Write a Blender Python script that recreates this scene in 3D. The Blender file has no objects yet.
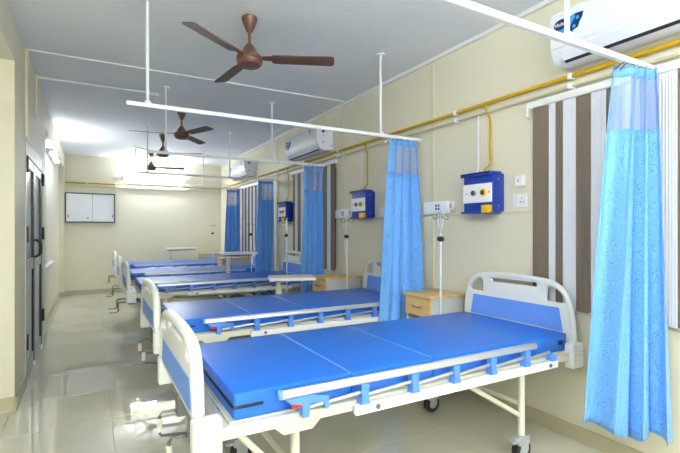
import bpy, bmesh, math, random
from mathutils import Vector, Matrix
random.seed(7)
PI = math.pi
S = bpy.context.scene
COL = S.collection

# ------------------------------------------------------------------ camera
cam = bpy.data.cameras.new('camera')
cam.sensor_fit = 'HORIZONTAL'; cam.sensor_width = 36.0
cam.lens = 440.04 * 36 / 680
cam.shift_y = (230.14 - 226.5) / 680
cam.clip_start = 0.05; cam.clip_end = 100
co = bpy.data.objects.new('camera', cam); COL.objects.link(co)
co.location = (0, 0, 1.25); co.rotation_euler = (PI / 2, 0, -0.5121)
S.camera = co

# ------------------------------------------------------------------ world, exposure
w = bpy.data.worlds.new('world'); S.world = w; w.use_nodes = True
w.node_tree.nodes['Background'].inputs[0].default_value = (0.75, 0.85, 1, 1)
w.node_tree.nodes['Background'].inputs[1].default_value = 0.3
S.view_settings.view_transform = 'Standard'
S.view_settings.look = 'None'
S.view_settings.exposure = 0.82
S.view_settings.gamma = 1.0
S.view_settings.use_curve_mapping = False
TUBE_BACK, TUBE_LEFT, FILL_NEAR = 80.0, 58.0, 158.0      # tube lamp strengths; the near pair is added fill, out of view
FILL_FRONT = 190.0  # strength of the added fill pair on the unseen front wall

# ------------------------------------------------------------------ dimensions (metres)
W, ZC, YB, XL, YF = 2.51, 2.70, 9.90, -0.47, -2.2

# ------------------------------------------------------------------ materials
def lin(c):
    c = c / 255.0
    return c / 12.92 if c <= 0.04045 else ((c + 0.055) / 1.055) ** 2.4
def rgb(r, g, b): return (lin(r), lin(g), lin(b), 1)
M = {}
def mat(name, c, rough=0.5, metal=0.0, var=0.04, vscale=12.0, bump=0.0, bscale=60.0, spec=0.5, emit=0.0, coat=0.0, alpha=None, trans=0.0):
    m = bpy.data.materials.new(name); m.use_nodes = True
    nt = m.node_tree; N = nt.nodes; L = nt.links
    b = N['Principled BSDF']
    b.inputs['Roughness'].default_value = rough
    b.inputs['Metallic'].default_value = metal
    b.inputs['Specular IOR Level'].default_value = spec
    b.inputs['Coat Weight'].default_value = coat
    b.inputs['Coat Roughness'].default_value = 0.08
    b.inputs['Transmission Weight'].default_value = trans
    tc = N.new('ShaderNodeTexCoord')
    col = rgb(*c)
    if var > 0:
        n = N.new('ShaderNodeTexNoise'); n.inputs['Scale'].default_value = vscale; n.inputs['Detail'].default_value = 4
        L.new(tc.outputs['Object'], n.inputs['Vector'])
        r = N.new('ShaderNodeMix'); r.data_type = 'RGBA'
        r.inputs[6].default_value = tuple(max(0, v * (1 - var)) for v in col[:3]) + (1,)
        r.inputs[7].default_value = tuple(min(1, v * (1 + var)) for v in col[:3]) + (1,)
        L.new(n.outputs['Fac'], r.inputs[0]); L.new(r.outputs[2], b.inputs['Base Color'])
    else:
        b.inputs['Base Color'].default_value = col
    if bump > 0:
        n2 = N.new('ShaderNodeTexNoise'); n2.inputs['Scale'].default_value = bscale; n2.inputs['Detail'].default_value = 3
        L.new(tc.outputs['Object'], n2.inputs['Vector'])
        bp = N.new('ShaderNodeBump'); bp.inputs['Strength'].default_value = bump; bp.inputs['Distance'].default_value = 0.004
        L.new(n2.outputs['Fac'], bp.inputs['Height']); L.new(bp.outputs['Normal'], b.inputs['Normal'])
    if emit > 0:
        b.inputs['Emission Color'].default_value = (0.93, 0.97, 1, 1)
        b.inputs['Emission Strength'].default_value = emit
    M[name] = m
    return m
mat('wall_cream', (228, 223, 200), 0.55, var=0.03, vscale=2.0, bump=0.08, bscale=90)
mat('wall_pale', (230, 226, 208), 0.5, var=0.03, vscale=2.0, bump=0.08, bscale=90)
mat('ceiling_plaster', (238, 242, 247), 0.7, var=0.02, vscale=3.0, bump=0.5, bscale=28)
mat('grout', (196, 193, 174), 0.8)
mat('tile_glaze', (206, 204, 186), 0.02, var=0.05, vscale=3.0, spec=1.0)
mat('skirting', (186, 180, 150), 0.3)
mat('trim_cream', (222, 214, 184), 0.45)
mat('trim_white', (235, 237, 236), 0.4)
mat('metal_white', (230, 233, 237), 0.3)
mat('grey_frame', (190, 194, 196), 0.4)
mat('door_black', (22, 25, 28), 0.35)
mat('door_glass', (214, 226, 230), 0.2)
mat('door_panel', (206, 214, 220), 0.35)
mat('ivory_plastic', (234, 236, 231), 0.32)
mat('ivory_steel', (214, 213, 194), 0.35)
mat('panel_blue', (108, 158, 244), 0.4)
mat('rail_blue', (86, 140, 228), 0.4)
mat('mattress_blue', (30, 108, 212), 0.34, var=0.05, vscale=5, bump=0.12, bscale=25)
mat('seam_blue', (120, 165, 235), 0.5)
mat('zip_black', (14, 16, 24), 0.5)
mat('aluminium', (205, 208, 212), 0.28, metal=0.75)
mat('white_bar', (236, 238, 238), 0.35)
mat('steel_grey', (120, 122, 122), 0.35, metal=0.7)
mat('rubber', (36, 38, 42), 0.6)
mat('castor_grey', (165, 168, 172), 0.4)
mat('red_tag', (214, 40, 34), 0.5)
mat('fan_brown', (100, 68, 56), 0.35, var=0.08)
mat('fan_blade', (98, 70, 60), 0.5, var=0.06)
mat('fan_silver', (190, 186, 178), 0.3, metal=0.4)
mat('pipe_yellow', (198, 160, 8), 0.35)
mat('pipe_cream', (206, 200, 176), 0.4)
mat('box_blue', (24, 58, 160), 0.35)
mat('plate_white', (242, 243, 246), 0.35)
mat('outlet_black', (24, 24, 26), 0.4)
mat('outlet_grey', (150, 154, 160), 0.3, metal=0.6)
mat('outlet_yellow', (236, 186, 20), 0.4)
mat('switch_green', (70, 150, 110), 0.4)
mat('print_blue', (40, 110, 160), 0.5)
mat('ac_white', (226, 230, 240), 0.25)
mat('ac_dark', (40, 44, 52), 0.5)
mat('logo_navy', (14, 40, 92), 0.35)
mat('logo_sky', (60, 165, 232), 0.35)
mat('logo_gold', (160, 130, 60), 0.4)
mat('slat_brown', (122, 108, 94), 0.7, var=0.04, vscale=40)
mat('slat_white', (226, 230, 238), 0.65, var=0.02, vscale=40)
mat('window_dark', (58, 58, 56), 0.4)
mat('window_glass', (120, 130, 138), 0.08)
mat('cabinet_grey', (196, 198, 190), 0.4)
mat('cabinet_dark', (70, 66, 58), 0.6)
mat('board_frame', (52, 54, 58), 0.4)
mat('board_white', (226, 232, 236), 0.25)
mat('table_white', (232, 230, 222), 0.35)
mat('knob_black', (20, 24, 26), 0.45)
mat('tube_white', (250, 252, 255), 0.4, var=0)
def wood(name, c1, c2):
    m = mat(name, c1, 0.35, var=0)
    nt = m.node_tree; N = nt.nodes; L = nt.links
    tc = N.new('ShaderNodeTexCoord'); mp = N.new('ShaderNodeMapping'); mp.inputs['Scale'].default_value = (1, 1, 6)
    wv = N.new('ShaderNodeTexWave'); wv.inputs['Scale'].default_value = 3; wv.inputs['Distortion'].default_value = 6; wv.inputs['Detail'].default_value = 3
    mx = N.new('ShaderNodeMix'); mx.data_type = 'RGBA'; mx.inputs[6].default_value = rgb(*c1); mx.inputs[7].default_value = rgb(*c2)
    L.new(tc.outputs['Object'], mp.inputs['Vector']); L.new(mp.outputs[0], wv.inputs['Vector'])
    L.new(wv.outputs['Fac'], mx.inputs[0]); L.new(mx.outputs[2], N['Principled BSDF'].inputs['Base Color'])
wood('wood_pale', (226, 190, 128), (214, 174, 110))
def ribbed(name):                      # fine vertical ribs woven into the blind fabric
    m = M[name]; N = m.node_tree.nodes; L = m.node_tree.links
    tc = N.new('ShaderNodeTexCoord'); wv = N.new('ShaderNodeTexWave'); wv.bands_direction = 'Y'; wv.inputs['Scale'].default_value = 22
    bp = N.new('ShaderNodeBump'); bp.inputs['Strength'].default_value = 0.6; bp.inputs['Distance'].default_value = 0.003
    L.new(tc.outputs['Object'], wv.inputs['Vector']); L.new(wv.outputs['Fac'], bp.inputs['Height'])
    L.new(bp.outputs['Normal'], N['Principled BSDF'].inputs['Normal'])
ribbed('slat_brown'); ribbed('slat_white')
def damask(name, c1, c2):              # woven leaf scrolls: thin warped veins, slightly glossier and paler
    m = mat(name, c1, 0.55, var=0)
    N = m.node_tree.nodes; L = m.node_tree.links; b = N['Principled BSDF']
    tc = N.new('ShaderNodeTexCoord')
    ns = N.new('ShaderNodeTexNoise'); ns.inputs['Scale'].default_value = 13; ns.inputs['Detail'].default_value = 0.6; ns.inputs['Distortion'].default_value = 2.2
    L.new(tc.outputs['UV'], ns.inputs['Vector'])
    m1 = N.new('ShaderNodeMath'); m1.operation = 'MULTIPLY'; m1.inputs[1].default_value = 7
    m2 = N.new('ShaderNodeMath'); m2.operation = 'PINGPONG'; m2.inputs[1].default_value = 0.5
    cr = N.new('ShaderNodeMapRange'); cr.inputs[1].default_value = 0.0; cr.inputs[2].default_value = 0.26
    L.new(ns.outputs['Fac'], m1.inputs[0]); L.new(m1.outputs[0], m2.inputs[0]); L.new(m2.outputs[0], cr.inputs[0])
    mx = N.new('ShaderNodeMix'); mx.data_type = 'RGBA'; mx.inputs[6].default_value = rgb(*c2); mx.inputs[7].default_value = rgb(*c1)
    L.new(cr.outputs[0], mx.inputs[0]); L.new(mx.outputs[2], b.inputs['Base Color'])
    bp = N.new('ShaderNodeBump'); bp.inputs['Strength'].default_value = 0.25; bp.inputs['Distance'].default_value = 0.002
    L.new(cr.outputs[0], bp.inputs['Height']); L.new(bp.outputs['Normal'], b.inputs['Normal'])
    b.inputs['Sheen Weight'].default_value = 0.2
damask('curtain_blue', (116, 181, 247), (72, 140, 228))
def netting(name, c):                  # open mesh: small square holes
    m = mat(name, c, 0.7, var=0)
    N = m.node_tree.nodes; L = m.node_tree.links; b = N['Principled BSDF']
    tc = N.new('ShaderNodeTexCoord'); sp = N.new('ShaderNodeSeparateXYZ'); L.new(tc.outputs['UV'], sp.inputs[0])
    outs = []
    for k, sc in ((0, 260), (1, 260)):
        a = N.new('ShaderNodeMath'); a.operation = 'MULTIPLY'; a.inputs[1].default_value = sc
        f = N.new('ShaderNodeMath'); f.operation = 'FRACT'
        g = N.new('ShaderNodeMath'); g.operation = 'LESS_THAN'; g.inputs[1].default_value = 0.45
        L.new(sp.outputs[k], a.inputs[0]); L.new(a.outputs[0], f.inputs[0]); L.new(f.outputs[0], g.inputs[0]); outs.append(g)
    mx = N.new('ShaderNodeMath'); mx.operation = 'MAXIMUM'
    L.new(outs[0].outputs[0], mx.inputs[0]); L.new(outs[1].outputs[0], mx.inputs[1])
    L.new(mx.outputs[0], b.inputs['Alpha'])
netting('curtain_net', (146, 176, 226))
def emitter(name, s):
    m = mat(name, (255, 255, 255), 0.5, var=0, emit=s); return m
emitter('lamp_back', TUBE_BACK); emitter('lamp_left', TUBE_LEFT); emitter('fill_near', FILL_NEAR); emitter('fill_front', FILL_FRONT)  # near and front glow belongs to added fill lamps out of view

# ------------------------------------------------------------------ mesh helpers
class MB:
    def __init__(s): s.bm = bmesh.new()
    def _merge(s, t, mx=None):
        if mx is not None: bmesh.ops.transform(t, matrix=mx, verts=t.verts)
        me = bpy.data.meshes.new('t'); t.to_mesh(me); t.free(); s.bm.from_mesh(me); bpy.data.meshes.remove(me)
    def box(s, a, b, bev=0.0, seg=2, mx=None):
        t = bmesh.new(); bmesh.ops.create_cube(t, size=1)
        c = [(a[i] + b[i]) / 2 for i in range(3)]; d = [abs(b[i] - a[i]) for i in range(3)]
        for v in t.verts: v.co = Vector((v.co.x * d[0] + c[0], v.co.y * d[1] + c[1], v.co.z * d[2] + c[2]))
        if bev > 0: bmesh.ops.bevel(t, geom=list(t.edges), offset=min(bev, min(d) * 0.49), segments=seg, profile=0.6, affect='EDGES')
        s._merge(t, mx); return s
    def cyl(s, p0, p1, r, r2=None, n=16):
        p0, p1 = Vector(p0), Vector(p1); d = p1 - p0
        t = bmesh.new(); bmesh.ops.create_cone(t, cap_ends=True, segments=n, radius1=r, radius2=r if r2 is None else r2, depth=d.length)
        mx = Matrix.Translation((p0 + p1) / 2) @ d.to_track_quat('Z', 'Y').to_matrix().to_4x4()
        s._merge(t, mx); return s
    def tube(s, pts, r, n=10):
        pts = [Vector(p) for p in pts]; rings = []
        t = bmesh.new(); up = None
        for i, p in enumerate(pts):
            d = (pts[min(i + 1, len(pts) - 1)] - pts[max(i - 1, 0)]).normalized()
            if up is None: up = d.orthogonal().normalized()
            up = (up - d * up.dot(d)).normalized(); q = d.cross(up)
            rings.append([t.verts.new(p + r * (math.cos(2 * PI * k / n) * up + math.sin(2 * PI * k / n) * q)) for k in range(n)])
        for a, b in zip(rings, rings[1:]):
            for k in range(n): t.faces.new((a[k], a[(k + 1) % n], b[(k + 1) % n], b[k]))
        t.faces.new(rings[0][::-1]); t.faces.new(rings[-1])
        s._merge(t); return s
    def lathe(s, prof, c=(0, 0, 0), n=24, mx=None):
        t = bmesh.new(); rings = []
        for r, z in prof: rings.append([t.verts.new((c[0] + r * math.cos(2 * PI * k / n), c[1] + r * math.sin(2 * PI * k / n), c[2] + z)) for k in range(n)])
        for a, b in zip(rings, rings[1:]):
            for k in range(n): t.faces.new((a[k], a[(k + 1) % n], b[(k + 1) % n], b[k]))
        t.faces.new(rings[0][::-1]); t.faces.new(rings[-1])
        s._merge(t, mx); return s
    def prism(s, outline, lo, hi, axis='Y', mx=None):       # outline in the two other axes (cyclic order), extruded lo..hi
        t = bmesh.new()
        def P(u, v, k): return {'X': (k, u, v), 'Y': (u, k, v), 'Z': (u, v, k)}[axis]
        A = [t.verts.new(P(u, v, lo)) for u, v in outline]; B = [t.verts.new(P(u, v, hi)) for u, v in outline]
        n = len(A); t.faces.new(A); t.faces.new(B[::-1])
        for i in range(n): t.faces.new((A[i], B[i], B[(i + 1) % n], A[(i + 1) % n]))
        s._merge(t, mx); return s
    def mesh(s, name='m', angle=35):
        bm = s.bm
        bmesh.ops.recalc_face_normals(bm, faces=bm.faces)
        lim = math.radians(angle)
        for f in bm.faces: f.smooth = True
        for e in bm.edges:
            if len(e.link_faces) == 2 and e.calc_face_angle(0) > lim: e.smooth = False
        me = bpy.data.meshes.new(name); bm.to_mesh(me); bm.free(); return me
    def build(s, name, m, parent=None, kind=None):
        return link(name, s.mesh(name), m, parent, kind)
def link(name, me, m, parent=None, kind=None):
    if m:
        if not me.materials: me.materials.append(M[m])
    o = bpy.data.objects.new(name, me); COL.objects.link(o)
    if parent: o.parent = parent
    if kind: o['kind'] = kind
    return o
def tag(o, label, cat, group=None):
    o['label'] = label; o['category'] = cat
    if group: o['group'] = group
    return o
def thing(name, label, cat, loc=(0, 0, 0), rz=0.0, group=None):
    o = bpy.data.objects.new(name, None); COL.objects.link(o); o.empty_display_size = 0.1
    o.location = loc; o.rotation_euler = (0, 0, rz)
    return tag(o, label, cat, group)
def struct(o, label, cat):
    o['kind'] = 'structure'; return tag(o, label, cat)
KIDS = {}
def copy_tree(o, parent=None):
    c = o.copy(); COL.objects.link(c); c.parent = parent
    for ch in list(o.children):
        if ch is not c: copy_tree(ch, c)
    return c
def inset(pts, d):                                          # move a closed outline inwards (d > 0) or outwards
    n_ = len(pts); area = sum(pts[i][0] * pts[(i + 1) % n_][1] - pts[(i + 1) % n_][0] * pts[i][1] for i in range(n_))
    sg = 1 if area > 0 else -1; out = []
    for i in range(n_):
        p, q, t = Vector(pts[i - 1]), Vector(pts[i]), Vector(pts[(i + 1) % n_])
        e1, e2 = (q - p).normalized(), (t - q).normalized()
        n1, n2 = Vector((-e1.y, e1.x)) * sg, Vector((-e2.y, e2.x)) * sg
        m = (n1 + n2).normalized(); k = d / max(0.5, m.dot(n1))
        out.append(tuple(q + m * k))
    return out
def plate(splines, ext, bev, res=3):                        # filled 2D outline with holes, rounded rim; lies in XY, thick in Z
    cu = bpy.data.curves.new('plate', 'CURVE'); cu.dimensions = '2D'; cu.fill_mode = 'BOTH'
    cu.extrude = ext; cu.bevel_depth = bev; cu.bevel_resolution = res; cu.resolution_u = 5
    for i, pts in enumerate(splines):
        pts = inset(pts, bev if i == 0 else -bev * 0.6)
        sp = cu.splines.new('POLY'); sp.points.add(len(pts) - 1); sp.use_cyclic_u = True
        for p, q in zip(sp.points, pts): p.co = (q[0], q[1], 0, 1)
    o = bpy.data.objects.new('plate', cu); COL.objects.link(o)
    dg = bpy.context.evaluated_depsgraph_get()
    me = bpy.data.meshes.new_from_object(o.evaluated_get(dg))
    bpy.data.objects.remove(o); bpy.data.curves.remove(cu)
    return me
def rrect(u0, v0, u1, v1, r, n=4):
    out = []
    for cx, cy, a0 in ((u1 - r, v1 - r, 0), (u0 + r, v1 - r, 90), (u0 + r, v0 + r, 180), (u1 - r, v0 + r, 270)):
        for k in range(n + 1):
            a = math.radians(a0 + 90 * k / n); out.append((cx + r * math.cos(a), cy + r * math.sin(a)))
    return out
def catmull(pts, n=5):
    out = []
    for i in range(len(pts) - 1):
        p0 = pts[max(i - 1, 0)]; p1 = pts[i]; p2 = pts[i + 1]; p3 = pts[min(i + 2, len(pts) - 1)]
        for k in range(n):
            t = k / n
            out.append(tuple(0.5 * (2 * p1[j] + (p2[j] - p0[j]) * t + (2 * p0[j] - 5 * p1[j] + 4 * p2[j] - p3[j]) * t * t + (3 * p1[j] - p0[j] - 3 * p2[j] + p3[j]) * t ** 3) for j in range(len(p1))))
    out.append(tuple(pts[-1])); return out
def place(me, mx): me.transform(mx); me.update(); return me
def shade(me, angle=40):
    bm = bmesh.new(); bm.from_mesh(me); bmesh.ops.remove_doubles(bm, verts=bm.verts, dist=1e-5)
    b = MB(); b.bm.free(); b.bm = bm
    m2 = b.mesh(me.name, angle); return m2

# ------------------------------------------------------------------ the setting
fl = MB().box((-2.6, YF, -0.12), (W + 0.15, YB + 0.15, -0.004)).build('floor', 'grout')
struct(fl, 'glossy beige tiled floor of the ward', 'floor')
tm = MB().box((-0.2994, -0.2994, -0.004), (0.2994, 0.2994, 0.0), 0.0012, 1).mesh('tile')
for i in range(9):
    for j in range(20):
        x = W - 0.3 - 0.6 * i; y = YB - 0.3 - 0.6 * j
        if x - 0.3 < -2.6: continue
        link('tile', tm, 'tile_glaze', fl).location = (x, y, 0)
struct(MB().box((-2.6, YF, ZC), (W + 0.15, YB + 0.15, ZC + 0.12)).build('ceiling', 'ceiling_plaster'), 'pale plastered ceiling with hanging fans', 'ceiling')
struct(MB().box((W, YF, 0), (W + 0.15, YB + 0.15, ZC)).build('wall_right', 'wall_cream'), 'cream wall with the windows and bed head units', 'wall')
struct(MB().box((-2.6, YB, 0), (W, YB + 0.15, ZC)).build('wall_back', 'wall_cream'), 'cream end wall carrying the white cabinet', 'wall')
struct(MB().box((-2.6, YF - 0.15, 0), (W, YF, ZC)).build('wall_front', 'wall_cream'), 'plain cream end wall facing the cabinet wall', 'wall')
wl = MB()
wl.box((-0.66, YF, 2.42), (XL, 3.75, ZC))                    # lintel over the corridor opening
wl.box((-0.66, 4.29, 1.99), (XL, 5.72, ZC))                  # over the door
wl.box((-0.66, 5.72, 0), (XL, 6.02, ZC))
wl.box((-0.70, 6.02, 0), (-0.55, 9.64, 2.42))
wl.box((-0.70, 6.02, 2.42), (XL, YB, ZC))                    # beam
struct(wl.build('wall_left', 'wall_pale'), 'pale wall with glazed double door and overhead beam', 'wall')
struct(MB().box((-2.45, 3.75, 0), (XL, 4.29, ZC)).build('wall_pier', 'wall_cream'), 'cream pier between the corridor opening and the double door', 'wall')
struct(MB().box((-0.70, 9.64, 0), (XL, YB, 2.42)).build('wall_column', 'wall_cream'), 'cream column in the corner beside the white cabinet', 'wall')
struct(MB().box((-2.6, YF, 0), (-2.45, YB, ZC)).build('wall_corridor', 'wall_pale'), 'cream wall of the side corridor', 'wall')
def skirt(name, segs, label):
    b = MB()
    for p, q in segs: b.box(p, q, 0.003, 1)
    struct(b.build(name, 'skirting'), label, 'baseboard')
skirt('baseboard_right', [((W - 0.012, YF, 0), (W, YB, 0.09))], 'tiled skirting along the window wall')
skirt('baseboard_back', [((XL, YB - 0.012, 0), (W - 0.012, YB, 0.09))], 'tiled skirting along the end wall')
skirt('baseboard_left', [((XL, 3.738, 0), (XL + 0.012, 4.29, 0.10)), ((-2.45, 3.738, 0), (XL, 3.75, 0.10)), ((XL, 5.72, 0), (XL + 0.012, 6.02, 0.10)),
                         ((-0.55, 6.02, 0), (-0.538, 9.628, 0.10)), ((-0.55, 9.628, 0), (XL + 0.012, 9.64, 0.10)), ((XL, 9.64, 0), (XL + 0.012, YB - 0.012, 0.10))], 'tiled skirting along the door wall')
n = 0
def trim(a, b, m, label):
    global n; n += 1
    struct(MB().box(a, b, 0.003, 1).build('trim_%d' % n, m), label, 'trim')
trim((W - 0.025, YF, ZC - 0.03), (W, YB, ZC), 'trim_white', 'white cornice along the window wall')
for y, t in ((2.86, 'between the first curtain and the blue outlet box'), (4.40, 'beside the second window blind'), (6.45, 'beyond the second window blind')):
    trim((W - 0.008, y - 0.02, 0.09), (W, y + 0.02, ZC - 0.03), 'trim_cream', 'narrow cream upright batten ' + t)
for a, b in ((1.90, 2.84), (2.88, 4.38), (6.47, 7.15)):
    trim((W - 0.006, a, 1.366), (W, b, 1.378), 'trim_cream', 'cream joint strip across the wall panels at %s' % {1.90: 'the first outlet box', 2.88: 'the second outlet box', 6.47: 'the third window'}[a])
trim((XL, 4.285, ZC - 0.012), (W - 0.025, 4.315, ZC), 'trim_white', 'white strip across the ceiling from door wall to window wall')
trim((XL, 5.01, ZC - 0.014), (0.56, 5.04, ZC), 'trim_white', 'short white conduit on the ceiling ending at a box')
trim((XL, 4.27, 1.99), (XL + 0.02, 4.33, ZC), 'trim_cream', 'long cream conduit dropping to the door head')
trim((XL, 4.97, 2.31), (XL + 0.02, 5.02, ZC), 'trim_cream', 'short cream conduit on the wall above the door')

# ------------------------------------------------------------------ door
d = thing('door_1', 'grey framed glazed double door with black edges and handles', 'door', (XL, 4.29, 0)); d['kind'] = 'structure'
fr = MB(); fr.box((-0.16, 0, 0), (0.006, 0.05, 1.99)); fr.box((-0.16, 1.38, 0), (0.006, 1.43, 1.99)); fr.box((-0.16, 0.05, 1.87), (0.002, 1.38, 1.99))
fr.build('door_frame', 'grey_frame', d)
for k in (0, 1):
    y0 = 0.052 + 0.663 * k; y1 = y0 + 0.66
    lf = MB(); T = (-0.045, -0.005)
    lf.box((T[0], y0 + 0.03, 0.01), (T[1], y1 - 0.03, 0.14)); lf.box((T[0], y0 + 0.03, 0.90), (T[1], y1 - 0.03, 1.0)); lf.box((T[0], y0 + 0.03, 1.78), (T[1], y1 - 0.03, 1.865))
    leaf = lf.build('door_leaf', 'grey_frame', d)
    for a, b, mm in ((y0, y0 + 0.06, 'grey_frame'), (y1 - 0.10, y1, 'door_black')):
        MB().box((T[0] - 0.002, a, 0.01), (T[1] + 0.002, b, 1.865), 0.003, 1).build('stile', mm, leaf)
    MB().box((-0.03, y0 + 0.07, 0.14), (-0.018, y1 - 0.07, 0.90)).build('lower_panel', 'door_panel', leaf)
    MB().box((-0.03, y0 + 0.07, 1.0), (-0.022, y1 - 0.07, 1.78)).build('glass_pane', 'door_glass', leaf)
    hy = y1 - 0.05 if k == 0 else y0 + 0.05
    MB().tube(catmull([(-0.005, hy, 1.0), (0.035, hy, 1.02), (0.042, hy, 1.08), (0.035, hy, 1.14), (-0.005, hy, 1.16)], 4), 0.010).build('pull_handle', 'door_black', leaf)
    ey = y0 if k == 0 else y1
    for z in (0.28, 1.15, 1.72):
        MB().cyl((0.008, ey, z), (0.008, ey, z + 0.13), 0.012).build('hinge', 'door_black', leaf)
    MB().cyl((0.0, y1 - 0.1, 0.002), (0.0, y1 - 0.1, 0.05), 0.012).build('floor_bolt', 'plate_white', leaf)

# ------------------------------------------------------------------ windows and vertical blinds
def window(k, y0, y1, z0=0.80, z1=1.99):
    o = thing('window_%d' % k, 'dark framed window behind vertical blinds %s' % ('by the first bed', 'by the second and third beds', 'by the fourth bed')[k - 1], 'window', (W, (y0 + y1) / 2, z0)); o['kind'] = 'structure'
    h = (y1 - y0) / 2; H = z1 - z0; b = MB()
    b.box((-0.02, -h, 0), (0, h, 0.05)); b.box((-0.02, -h, H - 0.05), (0, h, H)); b.box((-0.02, -h, 0.05), (0, -h + 0.05, H - 0.05)); b.box((-0.02, h - 0.05, 0.05), (0, h, H - 0.05)); b.box((-0.02, -0.025, 0.05), (0, 0.025, H - 0.05))
    b.build('window_frame', 'window_dark', o)
    for s in (-1, 1): MB().box((-0.008, s * h / 2 - h / 2 + 0.035, 0.05), (-0.004, s * h / 2 + h / 2 - 0.035, H - 0.05)).build('pane', 'window_glass', o)
window(1, 0.25, 1.86); window(2, 4.56, 5.77); window(3, 7.19, 8.58)
def blind(label, edges, yhi, ylo, ztop=2.035, zbot=0.77):
    o = thing('vertical_blind', label, 'blind', (W - 0.022, (yhi + ylo) / 2, zbot), group='vertical blinds on the window wall')
    yc = (yhi + ylo) / 2
    hr = MB().box((-0.02, ylo - yc - 0.02, ztop - zbot), (0.022, yhi - yc + 0.02, ztop - zbot + 0.045), 0.004, 1).build('headrail', 'trim_white', o)
    MB().box((-0.02, yhi - yc + 0.02, ztop - zbot - 0.05), (0.01, yhi - yc + 0.035, ztop - zbot + 0.04), 0.004, 1).build('end_cap', 'trim_white', hr)
    for i, (a, b, c) in enumerate(edges):
        x = 0.0 if c == 'b' else -0.004
        s = MB().box((x - 0.001, a - yc, 0.0), (x + 0.001, b - yc, ztop - zbot)).build('slat', 'slat_brown' if c == 'b' else 'slat_white', o)
    MB().tube([(-0.008, a - yc + (b - a) / 2, 0.012 - 0.018 * ((i + 1) % 2)) for i, (a, b, c) in enumerate(edges)], 0.0025, 6).build('bottom_chain', 'slat_white', o)
    return o
E0 = [(1.752, 1.874, 'b'), (1.712, 1.756, 'w'), (1.659, 1.720, 'b'), (1.581, 1.662, 'w'), (1.488, 1.583, 'b'), (1.406, 1.490, 'w')]
y = 1.406
for k in range(13):
    wd = 0.085; E0.append((y - wd - 0.002, y, 'b' if k % 2 == 0 else 'w')); y -= wd
blind('brown and white vertical blind beside the bed whose headboard overlaps it', E0, 1.88, y)
def alt(y0, y1, w0, first='b'):
    out = []; y = y0; c = first
    while y < y1 - 0.02:
        wd = w0 * (1.15 if c == 'b' else 0.9); out.append((y, min(y + wd + 0.002, y1), c)); y += wd; c = 'w' if c == 'b' else 'b'
    return out
blind('brown and white vertical blind next to the hanging drip pole and second outlet box', alt(4.54, 5.79, 0.095), 5.79, 4.54)
blind('brown and white vertical blind closest to the end wall with the cabinet', alt(7.17, 8.60, 0.095), 8.60, 7.17)

# ------------------------------------------------------------------ gas pipes
py = MB(); X1 = W - 0.03
py.tube([(X1, YF, 2.165), (X1, YB - 0.05, 2.165), (X1 - 0.02, YB - 0.03, 2.165), (X1 - 0.05, YB - 0.03, 2.165), (XL + 0.02, YB - 0.03, 2.165)], 0.013, 10)
pt = thing('gas_pipe', 'yellow gas pipe running below the ceiling round two walls', 'pipe', (X1, 3.0, 2.165))
o = py.build('pipe_run', 'pipe_yellow', pt); o.location = (-X1, -3.0, -2.165)
pc = thing('cable_conduit', 'thin cream conduit running just under the yellow gas pipe', 'conduit', (X1, 3.0, 2.105))
o = MB().tube([(X1, YF, 2.105), (X1, YB - 0.05, 2.105), (X1 - 0.05, YB - 0.03, 2.105), (XL + 0.02, YB - 0.03, 2.105)], 0.008, 8).build('conduit_run', 'pipe_cream', pc); o.location = (-X1, -3.0, -2.105)
for yb in (0.7, 1.61, 2.56, 3.5, 4.45, 5.4, 6.35, 7.3, 8.25, 9.2):
    b = MB().box((X1 - 0.018, yb - 0.012, 2.09), (W - 0.001, yb + 0.012, 2.12), 0.003, 1)
    o = b.build('clamp', 'plate_white', pc); o.location = (-X1, -3.0, -2.105)
    b = MB().box((X1 - 0.018, yb - 0.012, 2.148), (W - 0.001, yb + 0.012, 2.182), 0.003, 1)
    o = b.build('clamp', 'plate_white', pt); o.location = (-X1, -3.0, -2.165)
for xb in (-0.1, 0.4, 1.2, 1.9):
    o = MB().box((xb - 0.012, YB - 0.05, 2.148), (xb + 0.012, YB - 0.001, 2.182), 0.003, 1).build('clamp', 'plate_white', pt); o.location = (-X1, -3.0, -2.165)

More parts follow.
